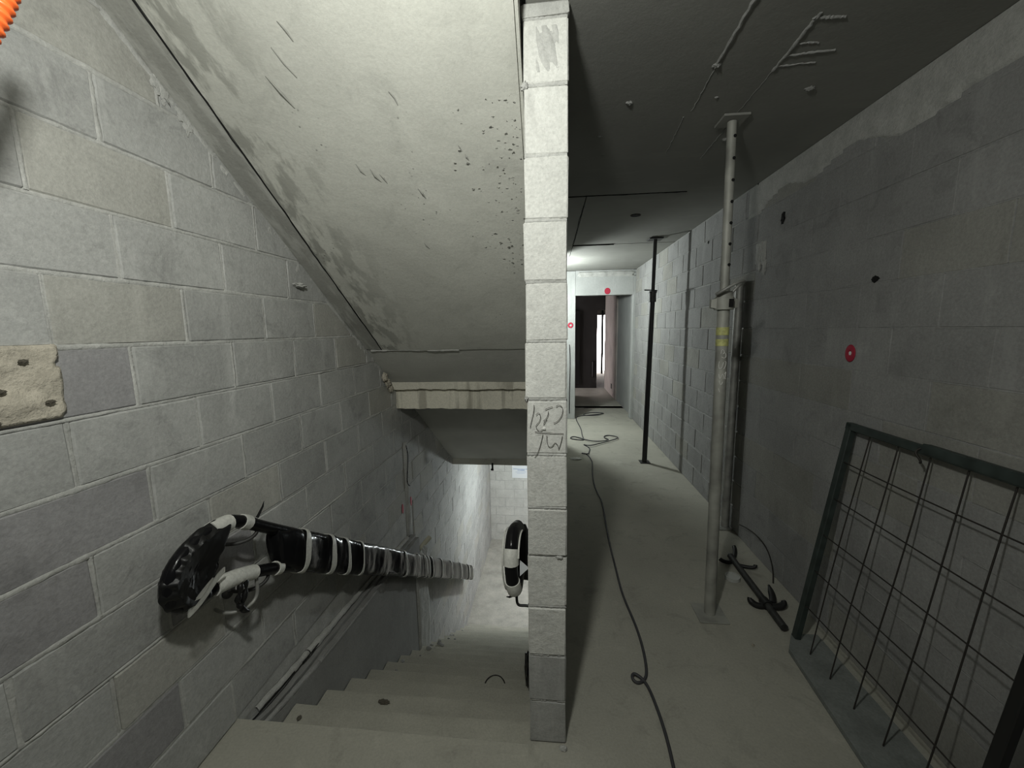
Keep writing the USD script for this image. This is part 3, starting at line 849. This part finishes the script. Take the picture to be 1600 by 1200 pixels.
obj("tape_tail", trimesh.Trimesh(tv, tf, process=False), "white_tape", hr_film, smooth=60, label="loose white tape strip across the rail end")
for y, z in ((1.37, .825), (1.40, .60)):      # wall brackets: a bent rod and its foot on the wall
    obj("bracket", [tube(curve([(RX, y + .04, z + .035), (RX, y + .035, z - .005), (RX - .02, y, z - .02), (XL + .008, y - .03, z - .02)], 20), .0075, 8),
                    trimesh.creation.cylinder(.03, .008, sections=16, transform=np.array([[0, 0, 1, XL + .006], [1, 0, 0, y - .03], [0, 1, 0, z - .02], [0, 0, 0, 1.0]]))], "dark_steel", hr, smooth=50)
obj("bracket", tube(curve([(RX, 1.385, .655), (RX + .004, 1.375, .60), (RX, 1.36, .555), (RX - .02, 1.31, .545), (XL + .008, 1.30, .55)], 24), .007, 8), "galvanised", hr, smooth=50)
for y in (2.3, 3.2, 4.1, 5.0):
    obj("bracket", tube([(RX, y, rail_z(y)), (XL + .005 if y < 3.3 else XLL + .005, y, rail_z(y) - .03)], .009, 8), "dark_steel", hr, smooth=50)
for i, (dy, l) in enumerate([(0, .10), (.018, .14)]):
    p = curve([(RX + .01, 1.285 + dy, .69), (RX + .02, 1.27 + dy * 1.5, .69 - l * .4), (RX + .012, 1.265 + dy, .69 - l * .75), (RX + .02, 1.275 + dy * 1.6, .69 - l)], 16)
    obj("film_tail", tube(p, [.004 + .008 * abs(math.sin(k * .55 + i)) for k in range(16)], 7), "black_film_dull", hr, smooth=60)
obj("film_tail", tube([(RX, 1.42, .88), (RX + .005, 1.45, .915), (RX + .008, 1.455, .935)], [.006, .004, .001], 6), "black_film_dull", hr)

# ------------------------------------------------------------------ handrail on the dividing wall: only its wrapped end shows
QX = -.147
hq = thing("handrail", "wrapped black rounded handrail end with white tape, on left side of dividing wall", "handrail", (QX, 1.5, .7))
qz = lambda y: .71 - .69 * (y - 1.55)
loop2 = curve([(QX, 1.62, .70 + .075), (QX - .004, 1.55, .80), (QX - .008, 1.47, .808), (QX - .010, 1.425, .76), (QX - .008, 1.415, .68), (QX, 1.435, .605), (QX + .004, 1.48, .585), (QX + .004, 1.56, .58), (QX, 1.64, .545)], 50)
up2_ = np.vstack([loop2[:1], [(QX, 1.9, .59), (QX, 5.2, .59 - .69 * 3.3)]])
lo2_ = np.vstack([loop2[-1:], [(QX, 1.9, .37), (QX, 5.2, .37 - .69 * 3.3)]])
hq_loop = obj("end_loop", tube(loop2, .026, 16), "black_film", hq, smooth=50)
obj("upper_tube", tube(up2_, .026, 14), "black_film", hq, smooth=50)
obj("lower_tube", tube(lo2_, .026, 14), "black_film", hq, smooth=50)
pts = []
for y in (1.72, 5.2):
    for dx in (-.028, .028):
        for dz in (-.26 if y < 2 else -.26, .02):
            pts.append((QX + dx, y, (.59 - .69 * (y - 1.9)) + dz))
obj("film_wrap", hull(pts), "black_film_dull", hq)
sleeve(loop2, .205, .262, .031, "white_tape", "tape_ring", hq_loop)
sleeve(loop2, .335, .385, .030, "white_tape", "tape_ring", hq_loop)
cl = [p + np.array([-.034, 0.0, 0]) for p in loop2[4:34]]
obj("tape_edge", tube(cl, .0035, 6), "white_tape", hq_loop, smooth=60)
cl = [p + np.array([.030, -.012, 0]) for p in loop2[6:20]]
obj("tape_edge", tube(cl, .0035, 6), "white_tape", hq_loop, smooth=60)
obj("paper_tag", hull([(-.124, 1.43, .733), (-.124, 1.43, .665), (-.089, 1.44, .695), (-.124, 1.433, .733), (-.124, 1.433, .665), (-.089, 1.443, .695)]), "paper", hq)
obj("bracket", tube(curve([(QX + .006, 1.45, .575), (QX + .008, 1.448, .545), (QX + .014, 1.446, .530), (QX + .03, 1.446, .527), (DX0 - .002, 1.446, .525)], 20), .0055, 8), "black_paint", hq, smooth=50)
obj("film_tail", tube([(QX + .0, 1.43, .585), (QX - .02, 1.43, .573), (QX - .032, 1.43, .574)], [.006, .004, .002], 6), "black_film_dull", hq)
pb = obj("plastic_bundle", lump((DX0 - .012, 1.50, .185), (.016, .03, .085), 905, .12, 3), "black_film_dull", smooth=70, label="small black plastic bundle low on the stair side of dividing wall", cat="plastic")

# ------------------------------------------------------------------ steel props in the corridor


def along(p0, p1, z):
    p0, p1 = np.array(p0, float), np.array(p1, float)
    return p0 + (p1 - p0) * (z - p0[2]) / (p1[2] - p0[2])


pr = thing("steel_prop", "nearest galvanised telescopic steel prop with yellow tape, holes and looped handle", "prop", (.90, 2.15, 0))
A0, A1 = (.90, 2.15, 0.0), (.872, 2.15, 2.62)
obj("base_plate", cbox(.82, .98, 2.07, 2.23, .001, .009, .002), "galvanised_pale", pr)
pr_outer = obj("outer_tube", tube([along(A0, A1, z) for z in (.008, .5, 1.0, 1.72)], .0295, 22), "galvanised_pale", pr, smooth=50)
pr_inner = obj("inner_tube", tube([along(A0, A1, z) for z in (1.70, 2.2, 2.606)], .0215, 20), "galvanised_pale", pr, smooth=50)
tp = along(A0, A1, 2.61)
obj("top_plate", cbox(tp[0] - .06, tp[0] + .06, 2.09, 2.21, 2.608, 2.619, .002), "ceiling", pr)
for i in range(7):
    z = 2.53 - .115 * i if i else 2.535
    if i >= 1:
        z = 2.535 - .10 * i - .0
    c = along(A0, A1, z)
    obj("pin_hole", trimesh.creation.cylinder(.0075, .004, sections=14, transform=np.array([[1, 0, 0, c[0] + .008], [0, 0, 1, 2.15 - .0206], [0, -1, 0, z], [0, 0, 0, 1.0]])), "hole_black", pr_inner)
c = along(A0, A1, 1.755)
col = [trimesh.creation.cylinder(.047, .062, sections=28, transform=trimesh.transformations.translation_matrix([c[0], c[1], 1.745])),
       trimesh.creation.cylinder(.038, .03, sections=24, transform=trimesh.transformations.translation_matrix([c[0], c[1], 1.79]))]
col += [hull([(c[0] + sx * .042, c[1] - .02, 1.72), (c[0] + sx * .042, c[1] + .02, 1.72), (c[0] + sx * .066, c[1] - .012, 1.725), (c[0] + sx * .066, c[1] + .012, 1.725),
              (c[0] + sx * .042, c[1] - .02, 1.77), (c[0] + sx * .042, c[1] + .02, 1.77), (c[0] + sx * .066, c[1] - .012, 1.765), (c[0] + sx * .066, c[1] + .012, 1.765)]) for sx in (-1, 1)]
pr_collar = obj("collar", col, "galvanised_pale", pr, smooth=35)
obj("handle", tube(curve([(c[0] - .055, 2.11, 1.79), (c[0] - .02, 2.075, 1.815), (c[0] + .04, 2.08, 1.845), (c[0] + .085, 2.13, 1.85), (c[0] + .09, 2.19, 1.84), (c[0] + .06, 2.21, 1.80), (c[0] + .035, 2.19, 1.77)], 40), .0075, 9), "galvanised", pr_collar, smooth=50)
obj("slot", box(c[0] + .006, c[0] + .028, c[1] - .0485, c[1] - .044, 1.725, 1.765), "hole_black", pr_collar)
for z0, z1 in ((1.585, 1.625), (1.53, 1.565)):
    obj("yellow_tape", tube([along(A0, A1, z0), along(A0, A1, z1)], .031, 22), "yellow_tape", pr_outer, smooth=50)


def on_tube(u, z):                            # u in mm around the front of the tube
    p = along(A0, A1, z)
    a = u / 30.0
    return (p[0] + .0303 * math.sin(a), p[1] - .0303 * math.cos(a), z)


strokes([[(-14, 1.49), (-4, 1.51), (2, 1.497), (-6, 1.488), (8, 1.493), (12, 1.478), (2, 1.468), (-10, 1.475)],
         [(-20, 1.45), (-22, 1.425), (-10, 1.415), (-4, 1.43), (0, 1.447)], [(6, 1.45), (14, 1.44), (8, 1.42), (2, 1.412)],
         [(-20, 1.385), (-10, 1.365), (-2, 1.385), (4, 1.36)], [(-16, 1.35), (-8, 1.33), (0, 1.345)], [(8, 1.385), (16, 1.39), (12, 1.37), (18, 1.36)], [(-18, 1.31), (-12, 1.29)]],
        lambda u, z: on_tube(u, z), .0018, "paint_stroke", "white_paint", pr_outer)

p2 = thing("steel_prop", "short grey steel prop tube standing against the wall behind the nearest prop", "prop", (1.415, 3.2, 0))
B0, B1 = (1.414, 3.19, 0.0), (1.420, 3.20, 1.95)
obj("base_plate", cbox(1.345, 1.452, 3.13, 3.25, .001, .009, .002), "galvanised", p2)
obj("tube", tube([along(B0, B1, z) for z in (.008, 1.0, 1.94)], .031, 20), "galvanised", p2, smooth=50)
obj("end_cap", trimesh.creation.cylinder(.034, .03, sections=24, transform=trimesh.transformations.translation_matrix([1.420, 3.20, 1.945])), "galvanised", p2, smooth=40)
obj("collar", trimesh.creation.cylinder(.034, .03, sections=24, transform=trimesh.transformations.translation_matrix([1.418, 3.197, 1.38])), "galvanised", p2, smooth=40)

p3 = thing("steel_prop", "thin black steel prop standing alone further down the corridor", "prop", (1.135, 4.77, 0))
C0, C1 = (1.133, 4.77, 0.0), (1.172, 4.75, 2.62)
obj("base_plate", cbox(1.075, 1.195, 4.71, 4.83, .001, .008, .002), "black_paint", p3)
obj("outer_tube", tube([along(C0, C1, z) for z in (.007, 1.0, 1.98)], .029, 18), "black_paint", p3, smooth=50)
obj("inner_tube", tube([along(C0, C1, z) for z in (1.95, 2.608)], .021, 16), "black_paint", p3, smooth=50)
c = along(C0, C1, 2.0)
obj("collar", [trimesh.creation.cylinder(.040, .12, sections=22, transform=trimesh.transformations.translation_matrix([c[0], c[1], 1.98])),
               trimesh.creation.cylinder(.046, .02, sections=22, transform=trimesh.transformations.translation_matrix([c[0], c[1], 2.03]))], "dark_steel", p3, smooth=40)
obj("pin", tube([(c[0] - .1, 4.73, 2.055), (c[0] + .02, 4.74, 2.05), (c[0] + .05, 4.75, 2.045)], .006, 8), "dark_steel", p3)
obj("top_plate", cbox(1.095, 1.245, 4.675, 4.825, 2.606, 2.619, .002), "black_paint", p3)

# dark steel tube lying along the foot of the wall
lb = thing("steel_tube", "dark steel tube with hooked clamps lying on the floor along the right wall", "tube", (1.24, 2.3, 0))
obj("tube", tube([(1.255, 2.72, .026), (1.238, 2.035, .030)], .0195, 16), "dark_steel", lb, smooth=50)
obj("tube_end", tube([(1.256, 2.72, .026), (1.2565, 2.728, .026)], .016, 14), "white_paint", lb)


def horn(p, r):
    return tube(curve(p, 14), r, 9)


obj("clamp", [horn([(1.225, 2.22, .018), (1.19, 2.225, .016), (1.165, 2.24, .03), (1.162, 2.25, .045)], [.018] * 10 + [.017, .015, .013, .011]),
              trimesh.creation.cylinder(.027, .05, sections=18, transform=np.array([[1, 0, 0, 1.243], [0, 0, 1, 2.23], [0, -1, 0, .0275], [0, 0, 0, 1.0]]))], "black_paint", lb, smooth=50)
obj("clamp", [horn([(1.265, 2.22, .018), (1.30, 2.215, .018), (1.333, 2.22, .03), (1.337, 2.23, .05)], [.019] * 9 + [.019, .018, .017, .015, .012]),
              horn([(1.28, 2.235, .02), (1.305, 2.275, .028), (1.318, 2.32, .04), (1.325, 2.36, .055)], [.019] * 8 + [.018, .017, .015, .012, .009, .007])], "black_paint", lb, smooth=50)
obj("clamp", [horn([(1.24, 2.66, .018), (1.21, 2.655, .016), (1.18, 2.66, .022), (1.165, 2.67, .03)], .013), horn([(1.27, 2.62, .018), (1.31, 2.60, .02), (1.35, 2.585, .03), (1.36, 2.59, .045)], .012),
              horn([(1.27, 2.70, .02), (1.30, 2.75, .04), (1.315, 2.80, .05)], .014)], "black_paint", lb, smooth=50)
cp = thing("plastic_cup", "small round white plastic cup on the floor beside the lying steel tube", "cup", (1.185, 2.49, 0))
obj("rim", trimesh.creation.annulus(.036, .044, .022, sections=28, transform=trimesh.transformations.translation_matrix([1.172, 2.49, .0125])), "white_plastic", cp, smooth=40)
obj("disc", trimesh.creation.cylinder(.037, .006, sections=28, transform=trimesh.transformations.translation_matrix([1.172, 2.49, .015])), "white_plastic", cp, smooth=40)
wr_ = thing("wire_rod", "thin dark wire bent against the foot of the wall behind the props", "wire", (1.42, 2.6, 0))
obj("rod", tube(curve([(1.40, 2.92, .16), (1.435, 2.75, .17), (1.44, 2.60, .13), (1.40, 2.45, .01)], 24), .004, 7), "wire", wr_, smooth=60)

# mesh panel leaning on the right wall, and the board under it
PB, PT = np.array([1.262, 0, .028]), np.array([1.425, 0, 1.165])


def panel(y, t, out=0.0):                     # t from 0 at the foot to 1 at the top
    p = PB + (PT - PB) * t
    n = np.array([-(PT - PB)[2], 0, (PT - PB)[0]])
    n /= np.linalg.norm(n)
    return np.array([p[0], y, p[2]]) + n * out


mp = thing("mesh_panel", "dark green framed steel mesh panel leaning against the right wall", "panel", (1.3, 1.6, 0))
YL, YR = 1.975, 1.13


def bar(y0, t0, y1, t1, w, d):
    a, b = panel(y0, t0), panel(y1, t1)
    pts = []
    t_ = (b - a) / np.linalg.norm(b - a)
    n = panel(0, 0, 1) - panel(0, 0)
    s_ = np.cross(t_, n)
    for q in (a, b):
        for i in (-1, 1):
            for j in (-1, 1):
                for e in (.8, 1.0):
                    pts.append(q + s_ * w / 2 * i * (e if j < 0 else 1.8 - e) + n * d / 2 * j * (1.8 - e if j < 0 else e))
    return hull(pts)


obj("upright", bar(YL, 0, YL, 1.0, .034, .030), "green_black_paint", mp)
obj("upright", bar(YR, 0, YR, 1.0, .034, .030), "black_paint", mp)
mp_bar = obj("top_bar", bar(YL + .017, .985, YR - .017, .985, .034, .030), "green_black_paint", mp)
obj("top_bar_sleeve", bar(1.60, .990, YR - .02, .990, .040, .034), "green_black_paint", mp_bar, label="thicker piece sleeved over the top bar")
H = 1.149
for k in range(7):
    t = (1.165 - .19 * (k + 1) - .028) / 1.137 + .003
    if t < .01:
        break
    ss = np.linspace(YL, YR, 24)
    obj("horizontal_wire", tube([panel(y, t + .004 * math.sin(3 * y + k), .006 + .004 * math.sin(5 * y + 2 * k)) for y in ss], .0028, 7), "wire", mp, smooth=60)
for k, y in enumerate((1.865, 1.722, 1.578, 1.434, 1.29)):
    tt = np.linspace(.0, .985, 16)
    obj("vertical_wire", tube([panel(y + .006 * math.sin(4 * t + k), t, -.002) for t in tt], .0028, 7), "wire", mp, smooth=60)
obj("wire_tie", tube(curve([panel(1.60, .99, .02), panel(1.60, .97, .03), panel(1.585, .955, .025), panel(1.575, .945, .03)], 12), .004, 7), "wire", mp_bar, smooth=60)
obj("dusty_board", hull([(1.185, 1.90, .002), (1.255, 2.005, .002), (1.385, 2.005, .002), (1.385, .6, .002), (1.10, .6, .002), (1.185, 1.90, .024), (1.255, 2.005, .024), (1.385, 2.005, .024), (1.385, .6, .024), (1.10, .6, .024)]),
    "dusty_board", label="dusty grey-green board lying on the floor under the mesh panel", cat="board")

# ------------------------------------------------------------------ cable along the corridor floor
cb = thing("electric_cable", "thin grey electric cable snaking along the corridor floor with loops", "cable", (.45, 2.5, 0))
P = [(.43, 1.0, .007), (.451, 1.309, .007), (.456, 1.427, .007), (.45, 1.549, .007), (.432, 1.650, .010), (.408, 1.682, .016), (.384, 1.692, .018), (.374, 1.672, .016), (.392, 1.655, .010), (.428, 1.675, .008), (.452, 1.735, .007), (.464, 1.924, .007), (.451, 2.111, .007),
     (.436, 2.275, .007), (.436, 2.537, .007), (.441, 2.861, .007), (.46, 3.274, .007), (.473, 3.594, .007), (.462, 3.74, .007), (.45, 4.1, .007), (.49, 4.6, .007), (.50, 4.74, .007)]
obj("cable_run", tube(curve(P, 240), .0068, 9), "cable_rubber", cb, smooth=60)
P = [(.50, 4.74, .007), (.478, 4.95, .007), (.43, 5.05, .009), (.40, 5.02, .02), (.46, 5.0, .02), (.50, 5.12, .010), (.515, 5.32, .007), (.46, 5.45, .007), (.52, 5.38, .02), (.70, 5.50, .02), (.95, 5.73, .02), (.98, 5.86, .014), (.86, 5.95, .010), (.79, 5.83, .012), (.83, 5.70, .02),
     (.78, 5.62, .022), (.60, 5.60, .02), (.42, 5.80, .010), (.33, 5.86, .008), (.29, 5.77, .008), (.38, 5.70, .010), (.46, 5.68, .012), (.475, 5.9, .010), (.484, 6.293, .007), (.455, 6.9, .007), (.47, 7.2, .007)]
obj("cable_coil", tube(curve(P, 260), .0070, 9), "cable_rubber", cb, smooth=60)
P = [(.47, 7.2, .007), (.56, 7.32, .007), (.80, 7.42, .01), (1.0, 7.55, .01), (.85, 7.62, .01), (.65, 7.5, .012), (.62, 7.38, .012), (.78, 7.34, .012), (.95, 7.48, .02)]
obj("cable_coil", tube(curve(P, 120), .007, 8), "cable_rubber", cb, smooth=60)

# orange conduit end sticking up from the wall beside the lamp
oc = thing("corrugated_conduit", "bright orange corrugated conduit at the upper left edge", "conduit", (-1.0, .6, 2.1))
path = curve([(-1.335, .46, 1.93), (-1.20, .47, 1.94), (-1.05, .56, 2.0), (-.965, .632, 2.10), (-.935, .665, 2.19), (-.925, .685, 2.265), (-.922, .69, 2.30)], 220)
obj("conduit", tube(path, .0165 + .0022 * np.sign(np.sin(np.arange(220) * 1.25)) * np.abs(np.sin(np.arange(220) * 1.25)) ** .5, 18), "orange_plastic", oc, smooth=60)

# paper notice on the far wall below
nt = thing("notice_sheet", "white paper notice with small blue print on the far lower landing wall", "notice", (-.67, 8.09, -1.39))
nt_sheet = obj("sheet", box(-.838, -.40, 8.088, 8.094, -1.535, -1.262), "paper", nt)
r = np.random.default_rng(5)
for zz, n_, hgt in ((-1.335, 11, .014), (-1.36, 5, .022), (-1.40, 8, .008), (-1.43, 6, .006)):
    for i in range(n_):
        x0 = -.64 + (i - n_ / 2) * .030
        obj("print_mark", box(x0, x0 + r.uniform(.012, .024), 8.086, 8.088, zz - hgt / 2, zz + hgt / 2), "blue_ink", nt_sheet)

# stub of pipe on the stair wall, rubble and chips
ps = thing("pipe_stub", "short cream plastic pipe stub poking from left stair wall above the handrail", "pipe", (-1.3, 3.6, -.54))
obj("pipe", tube([(-1.32, 3.55, -.54), (-1.29, 3.60, -.51), (-1.25, 3.70, -.48)], .024, 14), "pvc_cream", ps, smooth=50)
obj("black_end", tube([(-1.318, 3.54, -.545), (-1.30, 3.50, -.56), (-1.29, 3.46, -.59)], [.018, .013, .008], 9), "black_film_dull", ps, smooth=50)
for n_, lab, pos, size, material, seed in [
        ("wood_chip", "dark flat chip lying on the second step down", (-.90, 1.785, -.343), (.030, .013, .008), "wood_chip", 921),
        ("wood_chip", "small dark crumb on the left end of the first step down", (-1.185, 1.515, -.168), (.010, .012, .006), "wood_chip", 922),
        ("mortar_crumb", "pale mortar crumb at the foot of the dividing wall end", (.045, 1.34, .006), (.014, .010, .008), "mortar", 923),
        ("mortar_spill", "flat pale mortar spill on the corridor floor beside the cable", (.31, 4.84, .006), (.07, .04, .012), "white_paint", 924),
        ("mortar_crumb", "small ochre crumb on the floor near the nearest prop", (1.03, 1.93, .005), (.007, .007, .006), "mortar_patch", 925)]:
    obj(n_, lump(pos, size, seed, .2), material, smooth=50, label=lab, cat="rubble" if "mortar" in n_ else "chip")
tr = []
r = np.random.default_rng(8)
for i in range(40):
    k = r.integers(5, 15)
    y = 1.348 + .25 * k - r.uniform(.03, .24)
    s = r.uniform(.006, .022)
    tr.append(lump((-1.25 + abs(r.normal(0, .07)) + .02, y, -.175 * k + s * .4), (s * 1.3, s, s * .8), 940 + i, sub=1))
obj("stair_rubble", tr, "mortar_dull", smooth=50, label="loose mortar rubble along the left ends of the lower steps", cat="rubble", kind="stuff")
obj("wire_offcut", tube(curve([(-.44, 2.29, -.697), (-.41, 2.335, -.69), (-.36, 2.342, -.685), (-.31, 2.30, -.697)], 16), .004, 7), "wire", smooth=60, label="curved wire offcut on a lower step", cat="wire")
